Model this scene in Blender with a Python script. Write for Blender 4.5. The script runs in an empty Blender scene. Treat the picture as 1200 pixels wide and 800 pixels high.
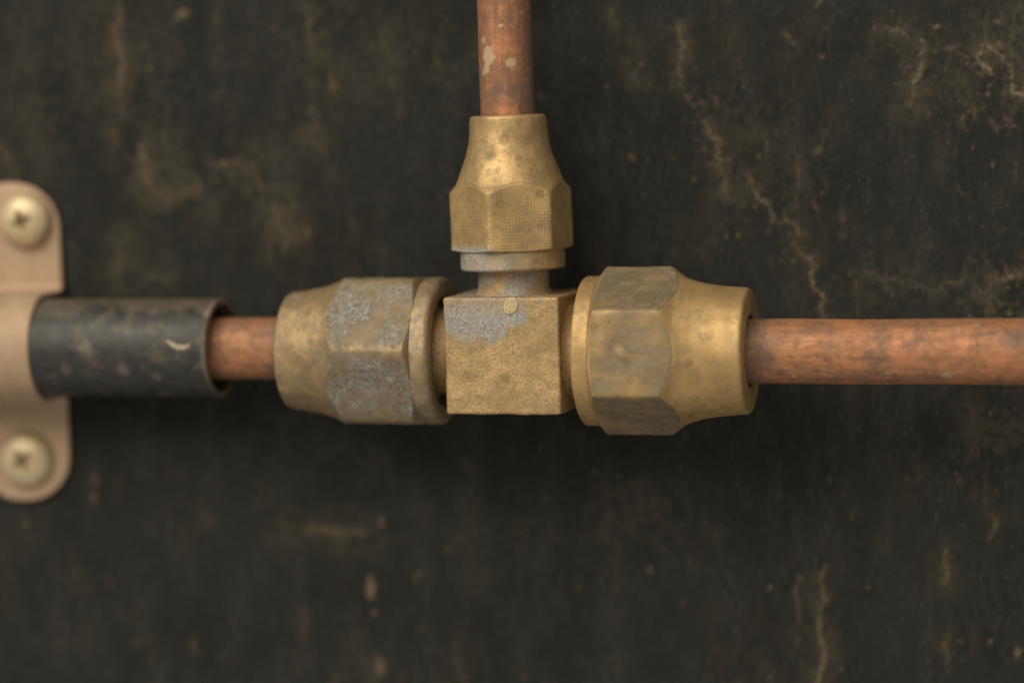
import bpy, bmesh, math
import numpy as np
from mathutils import Vector, Matrix, noise

# ------------------------------------------------------------------ camera
U = 0.000165                 # metres per photograph pixel at the fitting (12.7 mm copper pipe = 77 px)
R = math.radians
YAW, PITCH, ROLL, DIST = 10.0, 5.0, 1.0, 3000.0
TILT = 4.3                   # the pipe run leaves the wall by this angle towards the right
d_ax = np.array([math.cos(R(TILT)), -math.sin(R(TILT)), 0.0045])          # along the pipe run, to the right
n_ax = np.array([-math.sin(R(TILT)), -math.cos(R(TILT)), 0.0])         # out from the wall
TEE = np.array([0.0, -118.0, 0.0])                                     # tee centre (px units, wall is y = 0)

back = np.array([math.sin(R(YAW))*math.cos(R(PITCH)), -math.cos(R(YAW))*math.cos(R(PITCH)), math.sin(R(PITCH))])
right = np.cross([0, 0, 1.0], back); right /= np.linalg.norm(right)
up = np.cross(back, right)
c, s = math.cos(R(-ROLL)), math.sin(R(-ROLL))
right, up = c*right + s*up, -s*right + c*up
TU, TV = 605.0, 411.0        # where the tee's centre sits in the photograph
AIM = TEE - right*(TU-600) - up*(400-TV)
CAM = AIM + back*DIST

def proj(p):
    p = np.asarray(p, float); q = p - CAM
    z = -(q @ back)
    return 600 + DIST*(q @ right)/z, 400 - DIST*(q @ up)/z
def ray(u, v):
    r = right*(u-600)/DIST + up*(400-v)/DIST - back
    return r/np.linalg.norm(r)
def on_plane(u, v, p0, n):
    r = ray(u, v); return CAM + r*(((p0-CAM) @ n)/(r @ n))
def on_wall(u, v, y=0.0): return on_plane(u, v, np.array([0, y, 0.0]), np.array([0, 1.0, 0]))

scene = bpy.context.scene
cam_d = bpy.data.cameras.new('camera'); cam = bpy.data.objects.new('camera', cam_d)
scene.collection.objects.link(cam); scene.camera = cam
M = Matrix.Identity(4)
for i in range(3):
    M[i][0], M[i][1], M[i][2], M[i][3] = right[i], up[i], back[i], CAM[i]*U
cam.matrix_world = M
cam_d.sensor_width = 36; cam_d.lens = 36*DIST/1200
cam_d.clip_start = 0.01; cam_d.clip_end = 20
cam_d.dof.use_dof = True
cam_d.dof.focus_distance = (DIST - 74)*U
cam_d.dof.aperture_fstop = 4.1

# ------------------------------------------------------------------ light
W = bpy.data.worlds.new('World'); scene.world = W; W.use_nodes = True
bg = W.node_tree.nodes['Background']
bg.inputs[0].default_value = (1.0, 0.92, 0.79, 1); bg.inputs[1].default_value = 0.42
def area(name, loc, size, power, col, target=(0, 0, 0)):
    l = bpy.data.lights.new(name, 'AREA'); l.shape = 'RECTANGLE'; l.size, l.size_y = size
    l.energy = power; l.color = col
    o = bpy.data.objects.new(name, l); scene.collection.objects.link(o)
    o.location = loc
    o.rotation_euler = (Vector(target)-Vector(loc)).to_track_quat('-Z', 'Y').to_euler()
    return o
area('window_light', (-0.6, -1.15, 1.05), (1.5, 1.2), 28, (1.0, 0.91, 0.75))
vs = scene.view_settings
vs.view_transform = 'Standard'; vs.look = 'None'; vs.exposure = 0; vs.gamma = 1
scene.render.resolution_x, scene.render.resolution_y = 1024, 682

# ------------------------------------------------------------------ helpers
rng = np.random.default_rng(7)
def tag(o, label=None, cat=None, group=None, kind=None):
    if label: o['label'] = label
    if cat: o['category'] = cat
    if group: o['group'] = group
    if kind: o['kind'] = kind
    return o
def empty(name, loc):
    o = bpy.data.objects.new(name, None); scene.collection.objects.link(o)
    o.empty_display_size = 0.005; o.location = Vector(loc)*U
    return o
def mesh_obj(name, co, faces, mat, parent=None, attrs=None, smooth=True):
    """co in px units, world space; the object's origin is its parent's (or its first part's) base."""
    co = np.asarray(co, float)
    org = np.array(parent['_o']) if parent is not None else co.mean(0)
    me = bpy.data.meshes.new(name)
    me.from_pydata(((co-org)*U).tolist(), [], [tuple(map(int, f)) for f in faces] if not isinstance(faces, np.ndarray) else faces.tolist())
    for k, v in (attrs or {}).items():
        v = np.asarray(v, np.float32)
        if v.ndim == 1:
            a = me.attributes.new(k, 'FLOAT', 'POINT'); a.data.foreach_set('value', v)
        else:
            a = me.attributes.new(k, 'FLOAT_VECTOR', 'POINT'); a.data.foreach_set('vector', v.ravel())
    if smooth: me.polygons.foreach_set('use_smooth', np.ones(len(me.polygons), bool))
    me.materials.append(mat)
    o = bpy.data.objects.new(name, me); scene.collection.objects.link(o)
    if parent is not None: o.parent = parent
    else: o.location = Vector(org)*U
    return o
def root(name, p, label, cat, group=None):
    e = empty(name, p); e['_o'] = [float(x) for x in p]
    return tag(e, label, cat, group)
def grid_faces(nr, nc, wrap):
    i = np.arange(nr-1)[:, None]; j = np.arange(nc if wrap else nc-1)[None, :]
    j2 = (j+1) % nc
    f = np.stack([i*nc+j+0*i, i*nc+j2, (i+1)*nc+j2, (i+1)*nc+j], -1)
    return f.reshape(-1, 4)
def frame(x, y):
    x = np.asarray(x, float)/np.linalg.norm(x); y = np.asarray(y, float)
    y = y - x*(y @ x); y /= np.linalg.norm(y)
    return x, y, np.cross(x, y)
def fbm3(p, sc, octv=4, off=0.0):
    return np.array([noise.fractal(Vector((a*sc+off, b*sc+off*1.7, c_*sc-off)), 1.0, 2.0, octv) for a, b, c_ in p])
def sstep(a, b, x):
    t = np.clip((x-a)/(b-a), 0, 1); return t*t*(3-2*t)
def spots(co, blobs, warp=0.5, seed=0.0, soft=0.25):
    """stains with their own outline: blobs are (u, v, radius px, strength), placed on the surface seen there"""
    out = np.zeros(len(co)); u, v = proj(co); depth = (CAM-co) @ back
    nz = fbm3(co, 0.09, 4, seed)
    for (bu, bv, br, st) in blobs:
        near = (u-bu)**2 + (v-bv)**2
        if near.min() > 400: continue
        ctr = co[(np.where(near < max(25, near.min()*1.5), depth, 1e9) + .3*near).argmin()]
        dd = np.linalg.norm(co-ctr, axis=1)/br + warp*nz
        out = np.maximum(out, st*(1-sstep(1-soft, 1+soft, dd)))
    return out
# 2-D lattice noise for the wall
def vnoise(x, y, seed):
    g = np.random.default_rng(seed).random((256, 256))
    xi, yi = np.floor(x).astype(int), np.floor(y).astype(int); fx, fy = x-xi, y-yi
    fx, fy = fx*fx*(3-2*fx), fy*fy*(3-2*fy)
    a = g[xi & 255, yi & 255]; b = g[(xi+1) & 255, yi & 255]; c_ = g[xi & 255, (yi+1) & 255]; d = g[(xi+1) & 255, (yi+1) & 255]
    return (a*(1-fx)+b*fx)*(1-fy) + (c_*(1-fx)+d*fx)*fy
def fbm2(x, y, sc, octv, seed):
    o = 0; amp = .5; tot = 0
    for k in range(octv):
        o = o + amp*vnoise(x*sc, y*sc, seed+k); tot += amp; amp *= .5; sc *= 2.03
    return o/tot

# ------------------------------------------------------------------ materials
class NT:
    def __init__(self, name):
        self.m = bpy.data.materials.new(name); self.m.use_nodes = True
        self.t = self.m.node_tree; self.b = self.t.nodes['Principled BSDF']
    def n(self, typ, **kw):
        nd = self.t.nodes.new(typ)
        for k, v in kw.items(): setattr(nd, k, v)
        return nd
    def l(self, a, b): self.t.links.new(a, b)
    def coord(self, sc=(1, 1, 1), attr=None):
        mp = self.n('ShaderNodeMapping')
        if attr:
            a = self.n('ShaderNodeAttribute', attribute_name=attr); self.l(a.outputs['Vector'], mp.inputs[0])
            mp.inputs['Scale'].default_value = sc
        else:
            tc = self.n('ShaderNodeTexCoord'); self.l(tc.outputs['Object'], mp.inputs[0])
            mp.inputs['Scale'].default_value = [x/U for x in sc]
        return mp.outputs[0]
    def noise(self, vec, scale, detail=4, rough=.55, dist=0):
        nd = self.n('ShaderNodeTexNoise'); self.l(vec, nd.inputs['Vector'])
        nd.inputs['Scale'].default_value = scale; nd.inputs['Detail'].default_value = detail
        nd.inputs['Roughness'].default_value = rough; nd.inputs['Distortion'].default_value = dist
        return nd.outputs['Fac']
    def ramp(self, fac, a, b, lo=0.0, hi=1.0):
        nd = self.n('ShaderNodeMapRange', interpolation_type='SMOOTHSTEP'); self.l(fac, nd.inputs['Value'])
        for i, v in zip((1, 2, 3, 4), (a, b, lo, hi)): nd.inputs[i].default_value = v
        return nd.outputs[0]
    def math(self, op, a, b=None, clamp=False):
        nd = self.n('ShaderNodeMath', operation=op, use_clamp=clamp)
        for i, v in enumerate((a, b)):
            if v is None: continue
            if isinstance(v, (int, float)): nd.inputs[i].default_value = v
            else: self.l(v, nd.inputs[i])
        return nd.outputs[0]
    def attr(self, name): return self.n('ShaderNodeAttribute', attribute_name=name).outputs['Fac']
    def mix(self, fac, a, b):
        nd = self.n('ShaderNodeMix', data_type='RGBA')
        if isinstance(fac, (int, float)): nd.inputs[0].default_value = fac
        else: self.l(fac, nd.inputs[0])
        for i, v in ((6, a), (7, b)):
            if isinstance(v, tuple): nd.inputs[i].default_value = (*v, 1)
            else: self.l(v, nd.inputs[i])
        return nd.outputs[2]
    def bump(self, h, dist, strength=1.0):
        nd = self.n('ShaderNodeBump'); self.l(h, nd.inputs['Height'])
        nd.inputs['Distance'].default_value = dist*U; nd.inputs['Strength'].default_value = strength
        self.l(nd.outputs[0], self.b.inputs['Normal']); return nd
    def set(self, **kw):
        for k, v in kw.items():
            i = self.b.inputs[k.replace('_', ' ')]
            if isinstance(v, tuple): i.default_value = (*v, 1)
            elif isinstance(v, (int, float)): i.default_value = v
            else: self.l(v, i)
        return self.m

def brass(name, base=(0.60, 0.395, 0.165), dull=(0.22, 0.165, 0.10), grain=0.0, weave=False, seed=(0, 0, 0), clean=0.0, film=.25, crisp=(.30, .55), pits=.62):
    m = NT(name); v = m.coord()
    big = m.noise(v, 0.022, 5, .6, .4); mid = m.noise(v, 0.075, 5, .65); fine = m.noise(v, 0.45, 3, .6)
    dirt = m.ramp(mid, .42+clean, .66+clean, 0, .55)
    col = m.mix(m.ramp(big, .35, .65), base, tuple(x*.78 for x in base))
    col = m.mix(dirt, col, dull)
    col = m.mix(m.ramp(fine, .5, .8, 0, .35), col, tuple(x*.6 for x in dull))
    tar = m.attr('tarnish'); vd = m.attr('verdigris'); pale = m.attr('pale')
    speck = m.noise(v, 0.24, 5, .75)
    tarm = m.math('MULTIPLY', tar, m.ramp(mid, .22, .52, .55, 1))
    col = m.mix(tarm, col, m.mix(m.ramp(mid, .35, .68), (0.112, 0.087, 0.052), (0.215, 0.166, 0.100)))
    vdm = m.math('MULTIPLY', vd, m.ramp(speck, *crisp, film, 1))
    col = m.mix(vdm, col, m.mix(m.ramp(fine, .35, .65), (0.235, 0.24, 0.225), (0.42, 0.45, 0.455)))
    col = m.mix(pale, col, (0.62, 0.49, 0.28))
    # scattered round brown stains and dark pits
    vo = m.n('ShaderNodeTexVoronoi'); m.l(v, vo.inputs['Vector'])
    vo.inputs['Scale'].default_value = .045
    sep = m.n('ShaderNodeSeparateColor'); m.l(vo.outputs['Color'], sep.inputs[0])
    rad = m.math('MULTIPLY', sep.outputs[0], .30)
    st_ = m.math('MULTIPLY', m.ramp(m.math('SUBTRACT', m.math('ADD', vo.outputs['Distance'], m.math('MULTIPLY', m.math('SUBTRACT', speck, .5), .35)), rad), -.05, .05, 1, 0), m.ramp(sep.outputs[1], .55, .7, 0, .5))
    col = m.mix(st_, col, (0.24, 0.145, 0.065))
    pit = m.ramp(m.noise(v, .33 if pits > .6 else .15, 4, .75), pits, pits+.1, 0, .7)
    if pits < .6: pit = m.math('MULTIPLY', pit, m.ramp(tar, .45, .8, .05, .8))
    col = m.mix(m.math('MULTIPLY', pit, m.ramp(mid, .35, .6, .25, 1)), col, (0.075, 0.055, 0.032))
    fl = m.ramp(m.noise(m.coord((.012, .22, 1), 'facet'), 1.0, 4, .7), .56, .66, 0, .5)
    fl = m.math('MULTIPLY', fl, m.attr('hexmask'))
    col = m.mix(m.math('MULTIPLY', fl, .0 if weave else .4), col, (0.36, 0.29, 0.18))
    fd = m.ramp(m.noise(m.coord((.02, .35, 1.3), 'facet'), 1.0, 4, .7), .55, .68, 0, .55)
    col = m.mix(m.math('MULTIPLY', m.math('MULTIPLY', fd, m.attr('hexmask')), .2 if weave else .45), col, (0.09, 0.07, 0.045))
    cover = m.math('MAXIMUM', m.math('MAXIMUM', tarm, vdm), m.math('MULTIPLY', dirt, .8))
    metal = m.ramp(cover, 0, 1, .66 if not grain else .5, .1)
    rough = m.ramp(cover, 0, 1, .54 if not grain else .58, .68)
    h = m.math('ADD', m.math('MULTIPLY', fine, .25 + grain), m.math('MULTIPLY', speck, .45))
    h = m.math('SUBTRACT', m.math('ADD', h, m.math('MULTIPLY', vdm, .3)), m.math('MULTIPLY', pit, .5))
    if grain:
        g = m.noise(v, 0.42, 1.5, .5); h = m.math('ADD', h, m.math('MULTIPLY', g, grain*.85))
        col = m.mix(m.ramp(g, .36, .56, .45, 0), col, (0.22, 0.14, 0.06))
    if weave:
        wv = m.coord((1, 1, 1), 'facet')
        k = None
        for dr in ('X', 'Y'):
            w = m.n('ShaderNodeTexWave', bands_direction=dr); m.l(wv, w.inputs['Vector'])
            w.inputs['Scale'].default_value = 0.085; w.inputs['Distortion'].default_value = 1.6; w.inputs['Detail'].default_value = 1
            k = w.outputs['Fac'] if k is None else m.math('MULTIPLY', k, w.outputs['Fac'])
        k = m.math('MULTIPLY', m.math('MULTIPLY', m.ramp(k, .05, .6), m.math('MULTIPLY', m.ramp(mid, .3, .55, .3, 1), m.ramp(m.noise(v, .035, 3, .6), .42, .58, .12, 1))), m.attr('hexmask'))
        h = m.math('ADD', h, m.math('MULTIPLY', k, .24))
        col = m.mix(m.math('MULTIPLY', k, m.ramp(big, .3, .6, .03, .2)), col, (0.52, 0.36, 0.16))
    m.bump(h, 1.1, .8)
    return m.set(Base_Color=col, Metallic=metal, Roughness=rough)

def copper(name, long_axis=0, dullness=0.0):
    m = NT(name); v = m.coord()
    sc = [.13, .13, .13]; sc[long_axis] = .009
    st = m.noise(m.coord(tuple(sc)), 1.6, 5, .65); blot = m.noise(v, .03, 5, .65, .6); mid = m.noise(v, .1, 5, .7); fine = m.noise(v, .5, 3)
    col = m.mix(m.ramp(blot, .36, .66), (0.52, 0.238, 0.112), (0.35, 0.172, 0.09))
    col = m.mix(m.ramp(st, .45, .68, 0, .7), col, (0.22, 0.115, 0.065))
    col = m.mix(m.ramp(mid, .48-dullness, .68-dullness, 0, .6), col, (0.19, 0.098, 0.06))
    col = m.mix(m.math('MULTIPLY', m.attr('tarnish'), m.ramp(mid, .25, .55, .5, 1)), col, (0.135, 0.085, 0.06))
    col = m.mix(m.attr('fresh'), col, (0.62, 0.25, 0.12))
    col = m.mix(m.attr('pale'), col, (0.47, 0.37, 0.235))
    rough = m.ramp(mid, .3, .7, .54, .7)
    h = m.math('ADD', m.math('MULTIPLY', fine, .3), m.math('ADD', m.math('MULTIPLY', st, .8), m.math('MULTIPLY', m.attr('pale'), .8)))
    m.bump(h, .8, .6)
    metal = m.math('SUBTRACT', m.ramp(blot, .3, .7, .46, .30), m.math('MULTIPLY', m.math('MAXIMUM', m.attr('pale'), m.attr('tarnish')), .35), True)
    return m.set(Base_Color=col, Metallic=metal, Roughness=rough)

def wall_mat():
    m = NT('weathered_black_paint'); v = m.coord()
    vs_ = m.coord((1, 1, .32))
    big = m.noise(v, .0065, 6, .6, .5); grain = m.noise(vs_, .07, 6, .72, .3); mot = m.noise(vs_, .022, 6, .68); fine = m.noise(v, .30, 4, .7); fib = m.noise(m.coord((1, 1, .45)), .24, 5, .78, .5)
    brown = m.noise(vs_, .012, 5, .65, .4)
    col = m.mix(m.ramp(big, .34, .66), (0.0112, 0.0122, 0.0108), (0.0178, 0.0190, 0.0168))
    col = m.mix(m.ramp(mot, .48, .74, 0, .5), col, (0.038, 0.037, 0.033))
    col = m.mix(m.ramp(brown, .52, .72, 0, .32), col, (0.044, 0.033, 0.022))
    col = m.mix(m.ramp(grain, .50, .72, 0, .45), col, (0.052, 0.049, 0.042))
    col = m.mix(m.ramp(grain, .48, .28, 0, .5), col, (0.010, 0.010, 0.009))
    col = m.mix(m.math('MULTIPLY', m.ramp(fib, .48, .66, 0, .85), m.ramp(mot, .40, .62, .08, 1)), col, (0.058, 0.056, 0.046))
    col = m.mix(m.attr('haze_stain'), col, (0.105, 0.085, 0.058))
    pale = m.mix(m.ramp(fine, .35, .65), (0.19, 0.135, 0.08), (0.33, 0.245, 0.15))
    col = m.mix(m.attr('stain'), col, pale)
    h = m.math('ADD', m.math('MULTIPLY', grain, 1.6), m.math('MULTIPLY', fine, .45))
    m.bump(h, 1.6, .6)
    return m.set(Base_Color=col, Roughness=m.ramp(grain, .3, .7, .7, .9), Metallic=0.0, Specular_IOR_Level=.22)

def sleeve_mat():
    m = NT('scuffed_black_plastic'); v = m.coord()
    sv = m.coord((.02, .1, .1)); st = m.noise(sv, 1.5, 5, .65); mid = m.noise(v, .05, 5, .65); fine = m.noise(v, .4, 3)
    col = m.mix(m.ramp(mid, .35, .68), (0.019, 0.020, 0.0195), (0.038, 0.037, 0.033))
    col = m.mix(m.ramp(st, .5, .75, 0, .5), col, (0.095, 0.08, 0.058))
    col = m.mix(m.attr('pale'), col, (0.36, 0.285, 0.19))
    col = m.mix(m.attr('fresh'), col, (0.42, 0.34, 0.225))
    m.bump(m.math('ADD', st, m.math('MULTIPLY', fine, .4)), .8, .5)
    return m.set(Base_Color=col, Roughness=m.ramp(mid, .3, .7, .42, .6))

def plated(name, a, b, metal, rough):
    m = NT(name); v = m.coord()
    big = m.noise(v, .025, 5, .6, .3); fine = m.noise(v, .3, 4, .65)
    col = m.mix(m.ramp(big, .36, .66), a, b)
    col = m.mix(m.ramp(fine, .5, .75, 0, .4), col, tuple(x*.45 for x in b))
    col = m.mix(m.attr('grime'), col, (0.05, 0.032, 0.017))
    m.bump(m.math('ADD', m.math('MULTIPLY', fine, .5), big), .7, .5)
    return m.set(Base_Color=col, Metallic=metal, Roughness=rough)

M_WALL = wall_mat()
M_TEE = brass('cast_brass', base=(0.58, 0.40, 0.195), grain=.5, clean=.07, film=.62)
M_NUT_R = brass('turned_brass', base=(0.60, 0.405, 0.18), clean=.06)
M_NUT_L = brass('corroded_brass', base=(0.46, 0.335, 0.18), clean=-.03, film=.2, crisp=(.43, .58), pits=.56)
M_NUT_U = brass('woven_print_brass', base=(0.60, 0.415, 0.19), weave=True, clean=.03)
M_CU_H = copper('drawn_copper', 0); M_CU_V = copper('stained_copper', 2, .13); M_CU_L = copper('dull_copper', 0, .03)
M_SLEEVE = sleeve_mat()
M_CLIP = plated('tan_plated_steel', (0.47, 0.325, 0.215), (0.40, 0.275, 0.18), .12, .6)
M_SCREW = plated('yellow_zinc', (0.66, 0.55, 0.35), (0.55, 0.44, 0.26), .4, .48)

# ------------------------------------------------------------------ wall: a dense sheet with real ridges where the paint has cracked and lifted
lo = np.minimum.reduce([on_wall(a, b) for a in (-70, 1270) for b in (-60, 860)])
hi = np.maximum.reduce([on_wall(a, b) for a in (-70, 1270) for b in (-60, 860)])
STEP = 1.6
xs = np.concatenate([np.linspace(lo[0]-1400, lo[0], 60)[:-1], np.arange(lo[0], hi[0], STEP), np.linspace(hi[0]+STEP, hi[0]+1400, 60)])
zs = np.concatenate([np.linspace(lo[2]-1400, lo[2], 60)[:-1], np.arange(lo[2], hi[2], STEP), np.linspace(hi[2]+STEP, hi[2]+1400, 60)])
GX, GZ = np.meshgrid(xs, zs)                       # rows = z
stain = np.zeros_like(GX); haze = np.zeros_like(GX)
n_edge = fbm2(GX+5000, GZ+5000, .11, 4, 11); n_along = fbm2(GX+5000, GZ+5000, .035, 4, 31); n_big = fbm2(GX+5000, GZ+5000, .02, 5, 51); n_fine = fbm2(GX+5000, GZ+5000, .27, 2, 91)
def jitter(pts, amp):
    p = np.array(pts, float)
    for k in range(4):
        mid = (p[1:]+p[:-1])/2; dv = p[1:]-p[:-1]
        L = np.linalg.norm(dv, axis=1, keepdims=True)+1e-6
        nn = np.stack([-dv[:, 1], dv[:, 0]], 1)/L
        mid = mid + nn*rng.normal(0, amp, (len(mid), 1))*L
        q = np.empty((len(p)+len(mid), 2)); q[0::2] = p; q[1::2] = mid; p = q
    return p
def stroke(pts, width, amp, halo=.0, jit=.13, cont=.2):
    w = np.array([on_wall(a, b) for a, b in jitter(pts, jit)])[:, [0, 2]]
    pad = 8*width + 20
    ix = np.where((xs > w[:, 0].min()-pad) & (xs < w[:, 0].max()+pad))[0]; iz = np.where((zs > w[:, 1].min()-pad) & (zs < w[:, 1].max()+pad))[0]
    if not len(ix) or not len(iz): return
    sl = (slice(iz[0], iz[-1]+1), slice(ix[0], ix[-1]+1))
    x, z = GX[sl], GZ[sl]; D = np.full(x.shape, 1e9); side = np.zeros(x.shape)
    for (ax, az), (bx, bz) in zip(w[:-1], w[1:]):
        ex, ez = bx-ax, bz-az; t = np.clip(((x-ax)*ex+(z-az)*ez)/(ex*ex+ez*ez+1e-9), 0, 1)
        D = np.minimum(D, np.hypot(x-ax-t*ex, z-az-t*ez))
    wv = .6*width*(.25+.9*cont+(1.5-.9*cont)*sstep(.3, .72, n_along[sl]))
    m = amp*(1-sstep(.1, 1.35, D/wv + 1.3*(n_edge[sl]-.5)))*(cont+(1-cont)*sstep(.36, .6, n_along[sl]))
    m = m*(.55+.55*sstep(.25, .65, n_fine[sl])) + .3*amp*(1-sstep(.2, 3.2, D/(wv+1) + 2.4*(n_edge[sl]-.5)))*sstep(.42, .7, n_fine[sl])
    stain[sl] = np.maximum(stain[sl], .68*m)
    if halo:
        haze[sl] = np.maximum(haze[sl], .75*halo*np.exp(-(D/(4.5*width+5))**2)*sstep(.36, .66, n_big[sl]*.5+n_edge[sl]*.5)*1.3)
def speck(u, v, rx, rz, amp):
    w = on_wall(u, v); r = 2*max(rx, rz)+4
    ix = np.where(abs(xs-w[0]) < r)[0]; iz = np.where(abs(zs-w[2]) < r)[0]
    if len(ix) < 2 or len(iz) < 2: return
    sl = (slice(iz[0], iz[-1]+1), slice(ix[0], ix[-1]+1))
    D = np.hypot((GX[sl]-w[0])/rx, (GZ[sl]-w[2])/rz) + 1.6*(n_edge[sl]-.5) + 1.6*(n_fine[sl]-.5)
    stain[sl] = np.maximum(stain[sl], .8*amp*(1-sstep(.3, 1.3, D)))
def cloud(u, v, ru, rv, amp):
    w = on_wall(u, v); D = np.hypot((GX-w[0])/ru, (GZ-w[2])/rv)
    np.maximum(haze, amp*np.exp(-D*D*1.4)*sstep(.42, .66, n_edge*.6+n_big*.4), out=haze)

S = stroke
S([(795, 28), (797, 69), (801, 109), (809, 121), (821, 141), (832, 160), (839, 185), (848, 208), (858, 232)], 2.4, .4, .35, .2, .3)
S([(878, 205), (887, 233), (901, 240), (906, 261), (915, 263), (920, 257), (929, 261), (931, 282), (943, 301), (952, 308), (954, 340), (965, 347), (965, 372)], 2.8, .6, .3, .13, .6)
S([(855, 190), (866, 214), (872, 236)], 2, .25, .2)
S([(931, 182), (934, 205), (936, 226), (931, 248)], 2.2, .28, .2)
S([(1038, 32), (1054, 35), (1065, 44)], 3.4, .6, .3)
S([(1079, 47), (1080, 69), (1076, 90), (1070, 106), (1071, 127)], 3.2, .7, .35, .2, .45)
S([(1070, 108), (1080, 104), (1090, 108)], 2.4, .4, .2)
S([(1093, 62), (1107, 60), (1119, 54)], 3.6, .62, .3)
S([(1160, 82), (1146, 72), (1151, 53), (1162, 58), (1174, 74), (1186, 81), (1186, 109), (1198, 113)], 3.4, .85, .4, .2, .45)
S([(1146, 72), (1158, 84), (1166, 88)], 2.4, .5, .3)
S([(1128, 88), (1138, 112), (1144, 130)], 2, .3, .2)
S([(917, 38), (926, 45), (933, 52)], 3, .3, .2)
S([(1157, 322), (1172, 330), (1190, 322), (1203, 335)], 3, .4, .4, .3)
S([(1168, 345), (1178, 356), (1196, 352)], 3, .4, .3, .3)
S([(985, 252), (992, 268), (986, 280)], 2, .3, .2)
S([(1004, 318), (1030, 328), (1080, 336), (1120, 332)], 2.4, .22, .2, .2)
S([(967, 665), (962, 677), (968, 702), (961, 717), (961, 739), (965, 756), (965, 778), (959, 798), (957, 840)], 3.2, .62, .3, .09, .7)
S([(938, 676), (935, 708), (935, 750)], 3, .3, .2)
S([(1108, 645), (1105, 662), (1109, 682)], 3.2, .55, .25)
S([(1111, 745), (1112, 787)], 2.4, .3, .2)
S([(1157, 590), (1159, 630)], 2.6, .36, .2)
S([(1133, 470), (1140, 500), (1150, 540), (1155, 590)], 2.0, .2, .2)
S([(138, -40), (138, 0), (134, 34), (140, 55), (141, 85), (142, 119), (140, 142), (139, 165)], 6.0, .36, .3)
S([(164, 170), (172, 191), (187, 229), (200, 234), (217, 227), (234, 221), (246, 204), (272, 193), (293, 196), (310, 219), (321, 238), (329, 268), (333, 297)], 5.5, .34, .5)
S([(318, 236), (326, 258), (330, 276)], 6, .42, .2)
S([(359, 5), (361, 30), (365, 76), (370, 127), (370, 170)], 4, .22, .35)
S([(387, 92), (388, 108), (384, 124)], 6, .42, .25)
S([(365, 122), (368, 140), (362, 156)], 4, .26, .2)
S([(140, 285), (143, 305), (141, 325)], 6, .26, .35)
S([(168, 328), (180, 325), (196, 328)], 4, .26, .2)
S([(-8, 170), (6, 178), (14, 205), (30, 222)], 6, .24, .3)
S([(330, 614), (360, 621), (395, 625), (425, 623)], 5, .26, .3, .05)
S([(1190, -20), (1196, 10), (1188, 30)], 3, .4, .3)
S([(740, 55), (735, 75), (748, 95)], 2.4, .24, .3); S([(715, 10), (717, 28)], 2.4, .22, .2)
S([(450, 20), (456, 60), (452, 110)], 3.4, .14, .25); S([(520, 30), (516, 80)], 3.4, .18, .25)
for a in [(434, 688, 5, 11, .62), (439, 720, 4, 5, .34), (444, 784, 6, 11, .4), (447, 612, 5, 8, .34), (762, 668, 4.5, 6, .42), (524, 644, 4, 4, .25), (490, 674, 4, 4, .25),
          (903, 688, 3, 3, .4), (1160, 752, 3.5, 4, .5), (1193, 764, 4, 5, .5), (987, 785, 3, 3, .35), (111, 560, 5, 9, .34), (110, 583, 5, 8, .42), (159, 753, 5, 6, .24),
          (30, 615, 5, 8, .22), (215, 17, 9, 5, .4), (254, 24, 4, 3, .3), (174, 81, 5, 5, .3), (741, 185, 4, 5, .34), (958, 176, 5, 6, .3), (752, 75, 3, 4, .3), (789, 187, 3, 3, .25),
          (963, 226, 4, 5, .22), (1184, 325, 3.5, 3.5, .7), (1098, 32, 5, 3, .5), (963, 66, 4, 3, .3), (226, 755, 5, 9, .2), (738, 185, 4, 3, .3), (360, 272, 7, 7, .3), (1170, 26, 4, 3, .4)]:
    speck(*a)
for cu, cv, su, sv, num in [(1165, 95, 30, 45, 60), (1180, 335, 25, 22, 40), (1075, 100, 14, 30, 16), (900, 235, 40, 60, 30), (840, 160, 25, 60, 20), (1170, 520, 25, 40, 20)]:
    for _ in range(num):                            # flaking gathered in patches
        u0, v0 = rng.normal(cu, su), rng.normal(cv, sv)
        if rng.random() < .5: speck(u0, v0, rng.uniform(1.2, 3), rng.uniform(1.5, 4), rng.uniform(.12, .4))
        else: S([(u0, v0), (u0+rng.normal(0, 4), v0+rng.uniform(3, 8)), (u0+rng.normal(0, 6), v0+rng.uniform(8, 18))], rng.uniform(1.2, 2.2), rng.uniform(.12, .34))
for _ in range(330):                                # small nicks all over
    speck(rng.uniform(-60, 1260), rng.uniform(-50, 850), rng.uniform(1.2, 2.8), rng.uniform(1.2, 5.5), rng.uniform(.08, .3))
for _ in range(110):                                # short faint runs down the sheet
    u0, v0, L = rng.uniform(-60, 1260), rng.uniform(-50, 850), rng.uniform(10, 55)
    S([(u0, v0), (u0+rng.normal(0, 4), v0+L*.5), (u0+rng.normal(0, 6), v0+L)], rng.uniform(1, 2.4), rng.uniform(.07, .2), .12)
for a in [(1175, 60, 60, 60, .5), (1180, 340, 60, 45, .55), (1165, 520, 60, 60, .35), (870, 160, 70, 100, .2), (235, 210, 120, 60, .3), (1030, 330, 120, 40, .28), (740, 600, 160, 70, .2), (140, 60, 30, 110, .3), (60, 120, 80, 100, .22)]:
    cloud(*a)
Y = -(stain*2.6 + haze*.8 + (fbm2(GX+5000, GZ+5000, .012, 5, 71)-.5)*3.0 + (n_edge-.5)*1.2)
Y += 1.2
wco = np.stack([GX, Y, GZ], -1).reshape(-1, 3)
o = mesh_obj('wall', wco, grid_faces(len(zs), len(xs), False), M_WALL, None, {'stain': stain.ravel(), 'haze_stain': haze.ravel()})
tag(o, 'weathered black painted wall with pale cracks and scuffs', kind='structure')
del wco

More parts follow.
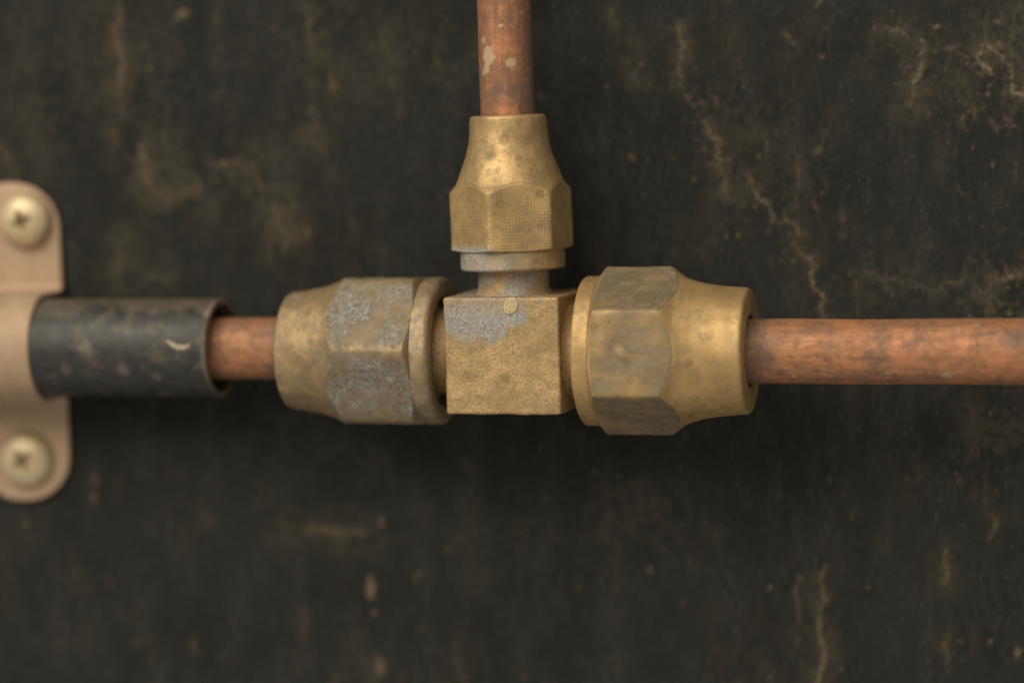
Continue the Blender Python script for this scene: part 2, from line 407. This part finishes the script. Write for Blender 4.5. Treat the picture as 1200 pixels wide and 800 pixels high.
# ------------------------------------------------------------------ positions along the pipe run
def along(u, off=TEE, d=d_ax, axis=0):
    f = lambda t: proj(off + d*t)[axis]
    a, b = -2500.0, 2500.0
    up_ = f(b) > f(a)
    for _ in range(60):
        m_ = (a+b)/2
        if (f(m_) < u) == up_: a = m_
        else: b = m_
    return (a+b)/2
# branch direction: leans slightly so that it passes photo points (601,330) and (590,0)
_p = on_plane(590, 0, TEE, n_ax); d_up = (_p-TEE)/np.linalg.norm(_p-TEE)

def smin(a, b, k):
    h = np.clip(.5+.5*(b-a)/k, 0, 1); return b*(1-h)+a*h-k*h*(1-h)
def make_nut(name, label, p0, d, front, apo, phase, prof, L, mat, collar_end, bore_c, bore_t, seed, face_fn, blobs_fn, ktl=1.0, wear=1.5, rough_amp=.55):
    """prof: (t, r) outline from the collar end to the tail; the hexagon is cut by it."""
    X, Yv, Z = frame(d, front)
    pt = np.array(prof, float); pt[:, 0] *= ktl
    T = np.linspace(0, L*ktl, 1200)
    Pr = np.interp(T, pt[:, 0], pt[:, 1])
    ker = np.hanning(17); ker /= ker.sum()                 # soften the turned outline a little
    Pr = np.convolve(np.pad(Pr, 8, mode='edge'), ker, 'valid')
    P = lambda t: np.interp(t, T, Pr)
    base = np.concatenate([-np.cos(np.linspace(0, math.pi, 29))[:-1]])*R(30)
    th = np.concatenate([phase+R(60)*k+base for k in range(6)]); nc = len(th)
    loc = np.tile(base, 6)
    rh = apo/np.cos(loc); rh = smin(rh, np.full(nc, apo/math.cos(R(30))-.8*wear), wear)
    ce = collar_end*ktl
    mid = .5*ce + .5*pt[np.argmax(pt[:, 1]), 0]
    tm = pt[np.argmax(pt[:, 1]), 0]
    tl = np.empty(nc); tr = np.empty(nc)
    for j in range(nc):
        a = T[(T <= tm) & (T >= ce)]; k = np.where(P(a) >= rh[j])[0]; tl[j] = a[k[0]] if len(k) else ce
        a = T[T >= tm]; k = np.where(P(a) <= rh[j])[0]; tr[j] = a[k[0]]
    e = empty(name, p0); e['_o'] = [float(x) for x in p0]; tag(e, label, 'nut', 'brass flare nuts screwed onto the tee')
    def part(nm, rows):                                    # rows: list of (t array, r array)
        t = np.array([np.broadcast_to(r_[0], nc) for r_ in rows]); r = np.array([np.broadcast_to(r_[1], nc) for r_ in rows])
        wob = 1 + .0025*np.sin(3*th+seed)[None, :]
        r = r*wob
        nd = fbm3(np.stack([t.ravel(), np.broadcast_to(np.cos(th)*apo, t.shape).ravel(), np.broadcast_to(np.sin(th)*apo, t.shape).ravel()], 1), .045, 4, seed*17).reshape(t.shape)
        r = r + nd*rough_amp
        co = p0 + t[..., None]*X + r[..., None]*(np.cos(th)[None, :, None]*Yv + np.sin(th)[None, :, None]*Z)
        cf = co.reshape(-1, 3)
        tt = t.ravel()/ktl; tl_ = np.broadcast_to(loc, t.shape).ravel(); k6 = np.repeat(np.arange(6), 28); kk = np.broadcast_to(k6, t.shape).ravel()
        A = face_fn(nm, tt, tl_, kk, cf)
        A['pale'] = blobs_fn(cf) if blobs_fn else np.zeros(len(cf))
        A['facet'] = np.stack([t.ravel(), (np.tan(tl_)*apo), kk*37.0], 1)
        A['hexmask'] = np.full(len(cf), 1.0 if nm == 'hexagon' else 0.0)
        return mesh_obj(nm, cf, grid_faces(len(rows), nc, True), mat, e, A)
    rc = P(ce*.5); bev = 3.5 if wear < 4 else 7.0
    rows = [(45, bore_c), (6, bore_c), (2.5, bore_c+1), (0.4, bore_c+4)]
    rows += [(0, .6*bore_c+.4*rc), (0, rc-bev-1)] + [(bev*(1-math.sin(a)), rc-bev*(1-math.cos(a))) for a in np.linspace(R(80), R(0), 7)]
    rows += [(t, P(t)) for t in np.linspace(bev+1, ce*.88, 7)] + [(ce*.95, P(ce*.9)), (ce, P(ce*.9)-.5), (ce+.4, apo-3)]
    part('collar', rows)
    cl = (1-np.cos(np.linspace(0, math.pi, 40)))/2
    rows = [(ce-.5, apo-4), (ce, np.minimum(P(ce), rh)-.6)]
    for q in (.2, .6): rows.append((ce+(tl-ce)*q, smin(P(ce+(tl-ce)*q), rh, .8)))
    for q in cl:
        t = tl+(tr-tl)*q; rows.append((t, smin(P(t), rh, 1.6)))
    rows.append((tr+1.0, smin(P(tr+1.0), rh, 1.6))); rows.append((tr+1.3, smin(P(tr+1.3), rh, 1.6)-2))
    part('hexagon', rows)
    rows = [(tr+.4, P(tr+.4)-3), (tr+.9, smin(P(tr+.9), rh, 1.6)-.02)]
    bv = 5.0; Le = L*ktl
    for q in np.linspace(.015, 1, 40):
        t = tr+.9+(Le-bv-tr-.9)*q; rows.append((t, smin(P(t), rh, 1.6)))
    re = P(Le-bv)
    rows += [(Le-bv+bv*math.sin(a), re-bv*(1-math.cos(a))) for a in np.linspace(R(10), R(88), 8)]
    rows += [(Le, .5*(re+bore_t)), (Le, bore_t+2.5), (Le-.6, bore_t+.8), (Le-2.5, bore_t), (Le-40, bore_t)]
    part('tapered_neck', rows)
    return e

def attrs_right(nm, t, lo_, k, co):
    n = fbm3(co, .03, 4, 3.1); n2 = fbm3(co*np.array([.25, 1, 1]), .12, 4, 9.0)
    if nm == 'hexagon':
        tar = np.clip(.78+.4*n+.3*n2 + .25*(k != 0), 0, 1)*sstep(-1, 5, t-20); tar[(k == 0)] *= .85
        tar = np.clip(tar - .5*spots(co, [(725, 407, 6, 1)], .4, 2.0, .5) + .3*spots(co, [(725, 407, 15, 1)], .4, 2.0, .6), 0, 1)
    elif nm == 'collar': tar = np.clip(.05+.3*n, 0, .4)
    else: tar = np.clip(.0+.45*n, 0, .5)
    return {'tarnish': tar, 'verdigris': .18*sstep(.25, .6, n2)*(nm == 'hexagon')}
def attrs_left(nm, t, lo_, k, co):
    n = fbm3(co, .03, 4, 13.1); n2 = fbm3(co, .11, 4, 19.0)
    if nm == 'hexagon':
        tar = np.clip(.82+.5*n, 0, 1); vd = np.clip(.5+.8*n+.7*n2, 0, 1)*(.3+.7*sstep(.54, .3, np.abs(lo_)))*.9
        worn = sstep(.40, .52, np.abs(lo_)+.12*n2); tar = tar*(1-.65*worn)
    elif nm == 'collar': tar = np.clip(.15+.4*n, 0, .6); vd = np.clip(.15+.9*n2, 0, .7)
    else: tar = np.clip(.12+.6*n, 0, .7); vd = np.clip(.9*n-.25, 0, .5)
    return {'tarnish': tar, 'verdigris': vd}
def attrs_up(nm, t, lo_, k, co):
    n = fbm3(co, .035, 4, 23.1); n2 = fbm3(co, .1, 4, 29.0)
    tar = np.clip(.08+.5*n, 0, .6); vd = np.zeros(len(t))
    if nm == 'collar': u, v = proj(co); vd = sstep(640, 560, u)*np.clip(.75+.8*n2, 0, 1)
    if nm == 'tapered_neck': tar = np.clip(.12+.75*n, 0, .7)
    if nm == 'hexagon': u, v = proj(co); vd = sstep(284, 293, v)*sstep(590, 560, u)*.8; tar = np.clip(.15+.5*n, 0, .6)
    return {'tarnish': tar, 'verdigris': vd}

# right nut: collar end u=687, tail end u=880
big_prof = [(0, 86.6), (19.5, 86.6), (20, 86.8), (27, 100.5), (33, 116), (80, 116), (99, 100.5), (108, 92), (115, 86.2), (125, 82), (135, 79.2), (148, 76.6), (164, 74.6), (180, 73.2), (193, 72.6)]
sA, sB = along(687), along(880); kR = (sB-sA)/193
view_el = PITCH
make_nut('flare_nut', 'large brass flare nut with clean smooth taper and grey hexagon on the bare copper pipe', TEE+d_ax*sA, d_ax, n_ax, 85.4, -R(3.3), big_prof, 193, M_NUT_R, 20, 63, 41.5, 1.0, attrs_right,
         lambda co: spots(co, [(726, 408, 5, .3)], .5, 2.0, .5), kR)
# left nut: collar end u=520, tail end u=342
left_prof = [(0, 86.4), (19, 86.4), (20, 86.8), (27, 100.5), (33, 116), (80, 116), (98, 101), (106, 93), (113, 86.4), (122, 81.5), (132, 78), (143, 75), (155, 72.5), (167, 70.6), (178, 69.5)]
sA, sB = along(523), along(342); kL = (sA-sB)/178
make_nut('flare_nut', 'large corroded brass flare nut with blue-grey patina beside the black sleeve', TEE+d_ax*sA, -d_ax, n_ax, 86.0, R(30)+R(5), left_prof, 178, M_NUT_L, 20, 63, 41.5, 2.0, attrs_left, None, kL, 5.0, 1.3)
# upper nut: collar end v=315, tail end v=135
up_prof = [(0, 61), (21.5, 61), (22, 61.2), (24.5, 70), (27, 84), (80, 84), (89.5, 73.4), (99.5, 64), (108, 60), (123, 54.4), (135, 50), (147, 47), (160, 45.2), (180, 44.2)]
sA, sB = along(315, TEE, d_up, 1), along(135, TEE, d_up, 1); kU = (sB-sA)/180
make_nut('flare_nut', 'smaller brass flare nut with woven print on its hexagon on the vertical pipe', TEE+d_up*sA, d_up, n_ax, 63.2, R(8.6)+R(YAW+TILT), up_prof, 180, M_NUT_U, 22, 48, 32.6, 3.0, attrs_up, None, kU)

# ------------------------------------------------------------------ tee
tee = root('tee_fitting', TEE, 'square cast brass tee block joining the three flare nuts', 'fitting')
def rounded_box(h, r, n=70):
    h = np.array(h, float); co = []; fs = []; g = np.linspace(-1, 1, n)
    g = np.sign(g)*(1-(1-np.abs(g))**1.6)
    for ax in range(3):
        for sg in (-1, 1):
            a, b = np.meshgrid(g, g, indexing='ij'); p = np.zeros((n, n, 3))
            p[..., ax] = sg; p[..., (ax+1) % 3] = a; p[..., (ax+2) % 3] = b
            f = grid_faces(n, n, False)
            if sg < 0: f = f[:, ::-1]
            fs.append(f+len(co)*n*n); co.append((p*h).reshape(-1, 3))
    co = np.concatenate(co); inn = np.clip(co, -(h-r), h-r); dv = co-inn
    L = np.linalg.norm(dv, axis=1, keepdims=True)
    nrm = dv/np.maximum(L, 1e-9)
    return inn+nrm*r, np.concatenate(fs), nrm
# face grid orientation: a along ax+1, b along ax+2 -> first edge +b
bx, bf, bn = rounded_box((68, 67, 67.5), 3.2)
bf = bf[:, ::-1]
nz = np.array([noise.fractal(Vector(p*.05), 1, 2, 4) for p in bx]); 
bx = bx + bn*nz[:, None]*.9
X, Yb, Z = d_ax, -n_ax, np.array([0, 0, 1.0])
# local x along run, y into wall, z up (slightly following the branch)
Zl = d_up/np.linalg.norm(d_up); Zl = .5*Zl+.5*Z; Zl /= np.linalg.norm(Zl)
bw = TEE + bx[:, :1]*X + bx[:, 1:2]*Yb + bx[:, 2:]*Zl
pu, pv = proj(bw)
nw = fbm3(bw, .05, 5, 41.0); nf = fbm3(bw, .14, 4, 47.0)
front = sstep(-60, -66, bx[:, 1]) + sstep(60, 66, bx[:, 2])
edge_v = np.interp(pu, [520, 545, 565, 580, 595, 612, 625], [386, 392, 391, 397, 384, 377, 352])
vd = sstep(9, -11, pv-edge_v-16*nw-8*nf)*sstep(628, 606, pu-10*nw)
vd = np.clip(vd*(.40+.5*nf+.6*sstep(352, 374, pv)), 0, .92)*np.clip(front, 0, 1)
vd = np.maximum(vd, .75*(1-sstep(3, 7, np.hypot(pu-631, pv-349)+6*nf))*np.clip(front, 0, 1))
mesh_obj('block', bw, bf, M_TEE, tee, {'tarnish': np.clip(.1+.35*nw, 0, .5), 'verdigris': vd, 'pale': np.zeros(len(bw))})
def revolve(nm, p0, d, frontv, prof, mat, parent, attrf=None, n=96):
    X, Y_, Z_ = frame(d, frontv); th = np.linspace(0, 2*math.pi, n, endpoint=False)
    t = np.array([p[0] for p in prof]); r = np.array([p[1] for p in prof])
    co = p0 + t[:, None, None]*X + r[:, None, None]*(np.cos(th)[None, :, None]*Y_+np.sin(th)[None, :, None]*Z_)
    co = co.reshape(-1, 3)
    A = {'tarnish': np.zeros(len(co)), 'verdigris': np.zeros(len(co)), 'pale': np.zeros(len(co)), 'fresh': np.zeros(len(co))}
    if attrf: A.update(attrf(co))
    f = grid_faces(len(prof), n, True)
    return mesh_obj(nm, co, f, mat, parent, A)
def neck(r, r2, L, s0, s1):
    pr = [(60, r+6), (67.5, r+5), (70, r+2.2), (73, r+.6)] + [(a, r) for a in np.linspace(76, L-3, 4)]
    pr += [(L, r2-2), (L+2, r2)]
    k = 0; t = L+2
    while t < L+40:                                   # threads inside the nut
        pr += [(t+2.5, r2-4), (t+5, r2)]; t += 5
    pr += [(t, 30), (t, 1)]
    return pr
revolve('run_arm', TEE, d_ax, n_ax, neck(52, 61, 86, 0, 0), M_TEE, tee, lambda co: {'tarnish': np.full(len(co), .1)})
revolve('run_arm', TEE, -d_ax, n_ax, neck(50, 61, 99, 0, 0), M_TEE, tee, lambda co: {'tarnish': np.full(len(co), .1)})
revolve('branch_arm', TEE, d_up, n_ax, neck(41.5, 46.5, 102, 0, 0), M_TEE, tee,
        lambda co: {'verdigris': np.clip(.4+1.1*fbm3(co, .06, 4, 3.0), 0, 1)*.9, 'tarnish': np.clip(.2+.5*fbm3(co, .05, 4, 8.0), 0, 1)})
# small oval pad on the front face
ctr = on_plane(598.5, 358.5, TEE+n_ax*67, n_ax); a1 = np.array([math.cos(R(62)), math.sin(R(62))])
pr = [(0, 1.0), (.62, 1.0), (.95, .93), (1.0, .82), (1.0, .5), (1.0, .02)]
co = []
for h_, k_ in pr:
    for a in np.linspace(0, 2*math.pi, 40, endpoint=False):
        e1, e2 = 10.6*k_*math.cos(a), 8.4*k_*math.sin(a)*(1+.06*math.sin(3*a))
        x_, z_ = e1*a1[0]-e2*a1[1], e1*a1[1]+e2*a1[0]
        co.append(ctr + d_ax*x_ + np.array([0, 0, z_]) + n_ax*(h_*2.2-.9))
co = np.array(co)
o = mesh_obj('casting_pad', co, grid_faces(len(pr), 40, True), M_TEE, tee, {'tarnish': np.zeros(len(co)), 'verdigris': np.full(len(co), .12), 'pale': np.full(len(co), .9)})
o['label'] = 'small bare oval casting pad'

# ------------------------------------------------------------------ copper pipes
def pipe(name, label, p0, d, L, r, mat, attrf, n=112, step=3.0, bend=0.0, inner=None):
    nrow = int(L/step); t = np.linspace(0, L, nrow)
    X, Y_, Z_ = frame(d, n_ax); th = np.linspace(0, 2*math.pi, n, endpoint=False)
    prof = [(tt, r) for tt in t]
    w = np.array([.35*math.sin(tt*.011+r) + .2*math.sin(tt*.037) for tt in t])
    co = p0 + t[:, None, None]*X + (r+.25*np.sin(t*.02)[:, None, None])*(np.cos(th)[None, :, None]*Y_+np.sin(th)[None, :, None]*Z_) + (w*bend)[:, None, None]*Z_
    inn = r-6
    rings = [co]
    end = co[-1] - (co[-1]-co[-1].mean(0))*(6/r); deep = end - X*30
    st = co[0] - (co[0]-co[0].mean(0))*(6/r); sdeep = st + X*30
    co = np.concatenate([sdeep[None], st[None], co, end[None], deep[None]]).reshape(-1, 3)
    A = {'tarnish': np.zeros(len(co)), 'pale': np.zeros(len(co)), 'fresh': np.zeros(len(co))}
    A.update(attrf(co))
    o = mesh_obj(name, co, grid_faces(nrow+4, n, True), mat, None, A)
    return tag(o, label, 'pipe')
def at_right(co):
    u, v = proj(co); n = fbm3(co, .03, 4, 61.0); n2 = fbm3(co*np.array([.3, 1, 1]), .1, 4, 63.0)
    tar = sstep(925, 885, u-25*n)*.75 + .6*sstep(.3, .6, n2) + .55*sstep(.28, .5, n)
    tar = np.maximum(tar, spots(co, [(1068, 405, 9, .6), (1193, 395, 13, .7), (1128, 380, 14, .4), (985, 445, 12, .5)], .6, 4.0, .5))
    pale = spots(co, [(968, 441, 2.2, .8), (973, 441, 1.8, .7), (962, 440, 1.5, .6), (1110, 440, 6, .7), (1118, 440, 4, .5), (1123, 383, 4, .5), (932, 443, 2, .7), (1144, 378, 4, .35), (1040, 438, 3, .4)], .6, 6.0, .4)
    return {'tarnish': np.clip(tar, 0, .9), 'pale': pale, 'fresh': .4*sstep(.1, .6, -n)*sstep(930, 980, u)}
s0 = along(800)
pipe('copper_pipe', 'bright copper pipe running level from the smooth tapered nut', TEE+d_ax*s0, d_ax, along(1500)-s0, 37.0, M_CU_H, at_right, bend=1.2)
def at_up(co):
    u, v = proj(co); n = fbm3(co, .04, 4, 71.0)
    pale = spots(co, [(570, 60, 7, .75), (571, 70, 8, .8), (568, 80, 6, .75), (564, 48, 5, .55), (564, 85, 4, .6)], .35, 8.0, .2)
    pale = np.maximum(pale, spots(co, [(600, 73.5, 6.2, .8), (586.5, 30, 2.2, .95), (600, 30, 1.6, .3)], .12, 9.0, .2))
    tar = .75*sstep(88, 112, v+25*n)*sstep(128, 118, v-8*n-.0*u)*.8 + .5*sstep(.15, .45, n) + .7*sstep(603, 618, u+14*n)  # dark band above the nut, patchy tarnish, and a darker right-hand side
    fr = spots(co, [(588, 118, 6, .5), (592, 131, 9, .6), (600, 133, 7, .5), (585, 48, 15, .4), (590, 62, 10, .3)], 1.3, 11.0, .8)
    return {'tarnish': np.clip(tar, 0, .9), 'pale': pale, 'fresh': fr}
s0 = along(200, TEE, d_up, 1)
pipe('copper_pipe', 'blotchy copper pipe rising above the smaller nut', TEE+d_up*s0, d_up, along(-300, TEE, d_up, 1)-s0, 31.2, M_CU_V, at_up, bend=.8)
def at_left(co):
    u, v = proj(co); n = fbm3(co, .04, 4, 81.0)
    return {'tarnish': np.clip(.15+.6*n+.5*sstep(306, 318, u), 0, .7), 'fresh': .8*sstep(258, 240, u+14*n)}
s0 = along(110)
pipe('copper_pipe', 'short dull copper pipe stub emerging from the black sleeve', TEE+d_ax*s0+np.array([0, 0, 2.8]), d_ax, along(420)-s0, 37.2, M_CU_L, at_left)

# ------------------------------------------------------------------ black sleeve
def sleeve():
    s1, s0 = along(261), along(-330); p0 = TEE+d_ax*s1 + np.array([0, 0, 3.0]); ro, ri = 60.0, 51.5
    pr = [(300, ri), (30, ri), (3, ri), (.8, ri+.6), (0, ri+2), (0, ro-2.2), (.7, ro-.7), (2.4, ro)] + [(t, ro) for t in np.arange(5, 260, 1.6)] + [(t, ro) for t in np.arange(262, s1-s0, 6.0)]
    def af(co):
        u, v = proj(co); n = fbm3(co, .05, 4, 91.0)
        pale = spots(co, [(100, 405, 8, .3), (104, 415, 8, .2), (144, 436, 7, .22), (76, 434, 7, .16), (182, 443, 5, .2)], .7, 12.0, .6)
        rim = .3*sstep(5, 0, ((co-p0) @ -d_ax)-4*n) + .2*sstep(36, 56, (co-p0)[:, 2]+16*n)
        scr = spots(co, [(197, 400, 2.0, .7), (199, 402, 2.2, .8), (201, 404, 2.6, .85), (204, 405.5, 2.9, .9), (208, 406.5, 3.1, .9), (212, 407, 3.1, .9), (216, 406.5, 3, .9), (220, 405.5, 2.4, .7)], .12, 14.0, .35)
        return {'pale': np.maximum(np.maximum(pale, rim), .12*sstep(.3, .6, n)), 'fresh': scr}
    # keep outward normals: axis from the cut end leftwards
    o = revolve('pipe_sleeve', p0, -d_ax, n_ax, pr, M_SLEEVE, None, af, n=230)
    tag(o, 'scuffed black plastic sleeve held under the tan clip', 'sleeve')
sleeve()

# ------------------------------------------------------------------ pipe clip and screws
wc = on_wall(78, 405); xr = wc[0]                       # right edge of the strap
hw0 = 62.0; xc = xr-hw0
s_c = xc/d_ax[0]; ay = (TEE+d_ax*s_c)[1]; az = (TEE+d_ax*s_c)[2]+3
CLIP_T = 7.0
def clip():
    r = 60.5 + CLIP_T/2; yt = -CLIP_T/2 - 1.0; fr = 11.0
    zt, zb = on_wall(25, 214)[2], on_wall(28, 585)[2]
    path = [(yt, z) for z in np.linspace(zt, az+r+fr, 34)]
    path += [(yt-fr+fr*math.cos(a), az+r+fr-fr*math.sin(a)) for a in np.linspace(0, R(90), 10)[1:]]
    path += [(y, az+r) for y in np.linspace(yt-fr, ay, 8)[1:]]
    path += [(ay-r*math.sin(a), az+r*math.cos(a)) for a in np.linspace(0, math.pi, 48)[1:]]
    path += [(y, az-r) for y in np.linspace(ay, yt-fr, 8)[1:]]
    path += [(yt-fr+fr*math.cos(a), az-r-fr+fr*math.sin(a)) for a in np.linspace(R(90), 0, 10)[1:]]
    path += [(yt, z) for z in np.linspace(az-r-fr, zb, 34)[1:]]
    path = np.array(path)
    # finer sampling toward the round ends
    dz = np.gradient(path, axis=0); nn = np.stack([dz[:, 1], -dz[:, 0]], 1); nn /= np.linalg.norm(nn, axis=1, keepdims=True)
    seg = np.concatenate([[0], np.cumsum(np.linalg.norm(np.diff(path, axis=0), axis=1))]); Lp = seg[-1]
    s_ = np.unique(np.concatenate([seg, (1-np.cos(np.linspace(0, math.pi/2, 24)))*58, Lp-(1-np.cos(np.linspace(0, math.pi/2, 24)))*58]))
    P2 = np.stack([np.interp(s_, seg, path[:, 0]), np.interp(s_, seg, path[:, 1])], 1)
    N2 = np.stack([np.interp(s_, seg, nn[:, 0]), np.interp(s_, seg, nn[:, 1])], 1); N2 /= np.linalg.norm(N2, axis=1, keepdims=True)
    e_ = np.minimum(s_, Lp-s_); Rr = 58.0
    hw = np.where(e_ < Rr, hw0-Rr+np.sqrt(np.maximum(0, Rr*Rr-(Rr-e_)**2)), hw0)
    lean = .012
    # closed loop round the strap section with rounded edges
    sec = []; h = CLIP_T/2; b = 2.4
    for sx, sy in ((1, 1), (-1, 1), (-1, -1), (1, -1)):
        a0 = {(1, 1): 0, (-1, 1): 90, (-1, -1): 180, (1, -1): 270}[(sx, sy)]
        for a in np.linspace(a0, a0+90, 6): sec.append((sx, b*math.cos(R(a))-sx*b, sy*(h-b)+b*math.sin(R(a))))
    co = []
    for i in range(len(s_)):
        for sx, ox, oy in sec:
            x = sx*max(hw[i], .5)+ (ox if hw[i] > 3 else 0)
            co.append((xc + x - lean*(P2[i, 1]-az), P2[i, 0]-N2[i, 0]*oy*-1, P2[i, 1]-N2[i, 1]*oy*-1))
    co = np.array(co); n = len(sec)
    f = grid_faces(len(s_), n, True)
    f = [tuple(q) for q in f] + [tuple(range(n)), tuple(range(len(co)-n, len(co)))]
    g1 = np.zeros(len(co))
    o = mesh_obj('pipe_clip', co, f, M_CLIP, None, {'grime': g1})
    bm = bmesh.new(); bm.from_mesh(o.data); bmesh.ops.recalc_face_normals(bm, faces=bm.faces); bm.to_mesh(o.data); bm.free()
    tag(o, 'tan metal two-hole saddle clip strapped over the black sleeve', 'clip')
clip()

def screw(u, v, rad, hgt, spin, label):
    tabf = -(CLIP_T + 1.0)
    p = on_wall(u, v, tabf-hgt*.6); p[1] = tabf
    e = root('screw', p, label, 'screw', 'screws fixing the pipe clip')
    n = 120; rr = np.concatenate([np.linspace(.03, .52, 44), np.linspace(.54, 1, 22)]); th = np.linspace(0, 2*math.pi, n, endpoint=False)
    rg, tg = np.meshgrid(rr*rad, th, indexing='ij')
    h = hgt*np.sqrt(np.maximum(0, 1-(rg/rad)**2.6))
    x, z = rg*np.cos(tg), rg*np.sin(tg)
    xr_, zr_ = x*math.cos(spin)+z*math.sin(spin), -x*math.sin(spin)+z*math.cos(spin)
    aw, al = .085*rad, .36*rad
    def bar(a, b): return sstep(1.0, -1.0, np.abs(b)-aw)*sstep(1.5, -1.5, np.abs(a)-al)
    cross = np.maximum(bar(xr_, zr_), bar(zr_, xr_))
    centre = sstep(.24*rad, .1*rad, rg)
    h = h - cross*hgt*.42*(1-.5*rg/al.__float__())*1.0 - centre*hgt*.25*cross
    co = np.stack([p[0]+x, p[1]-h, p[2]+z], -1).reshape(-1, 3)
    co = np.concatenate([np.array([[p[0], co[:n, 1].mean(), p[2]]]), co])
    f = [(0, 1+j, 1+(j+1) % n) for j in range(n)] + [tuple(q+1) for q in grid_faces(len(rr), n, True)]
    f = [t[::-1] for t in f]
    # rim down to the tab
    base = len(co); last = 1+(len(rr)-1)*n
    rim = np.stack([p[0]+rad*np.cos(th), np.full(n, p[1]+.6), p[2]+rad*np.sin(th)], -1)
    co = np.concatenate([co, rim]); f += [(base+j, base+(j+1) % n, last+(j+1) % n, last+j) for j in range(n)]
    gr = np.zeros(len(co)); gr[1:1+cross.size] = (cross*.42 + .35*sstep(.84, 1, rg/rad)).ravel(); gr[0] = .6; gr[-n:] = .6
    o = mesh_obj('head', co, f, M_SCREW, e, {'grime': np.clip(gr, 0, 1)})
    bm = bmesh.new(); bm.from_mesh(o.data); bmesh.ops.recalc_face_normals(bm, faces=bm.faces)
    if sum(fc.normal.y*fc.calc_area() for fc in bm.faces) > 0: bmesh.ops.reverse_faces(bm, faces=bm.faces)
    bm.to_mesh(o.data); bm.free()
    revolve('shank', p+np.array([0, .5, 0]), np.array([0, 1.0, 0]), np.array([0, 0, 1.0]), [(0, 12), (40, 12), (70, 10), (90, 1)], M_SCREW, e, n=24)
screw(27, 259, 35, 22, R(20), 'domed yellow cross-head screw in the clip tab above the sleeve')
screw(28, 539, 36, 20, R(35), 'domed yellow cross-head screw in the clip tab below the sleeve')
for o in bpy.data.objects:
    if '_o' in o: del o['_o']
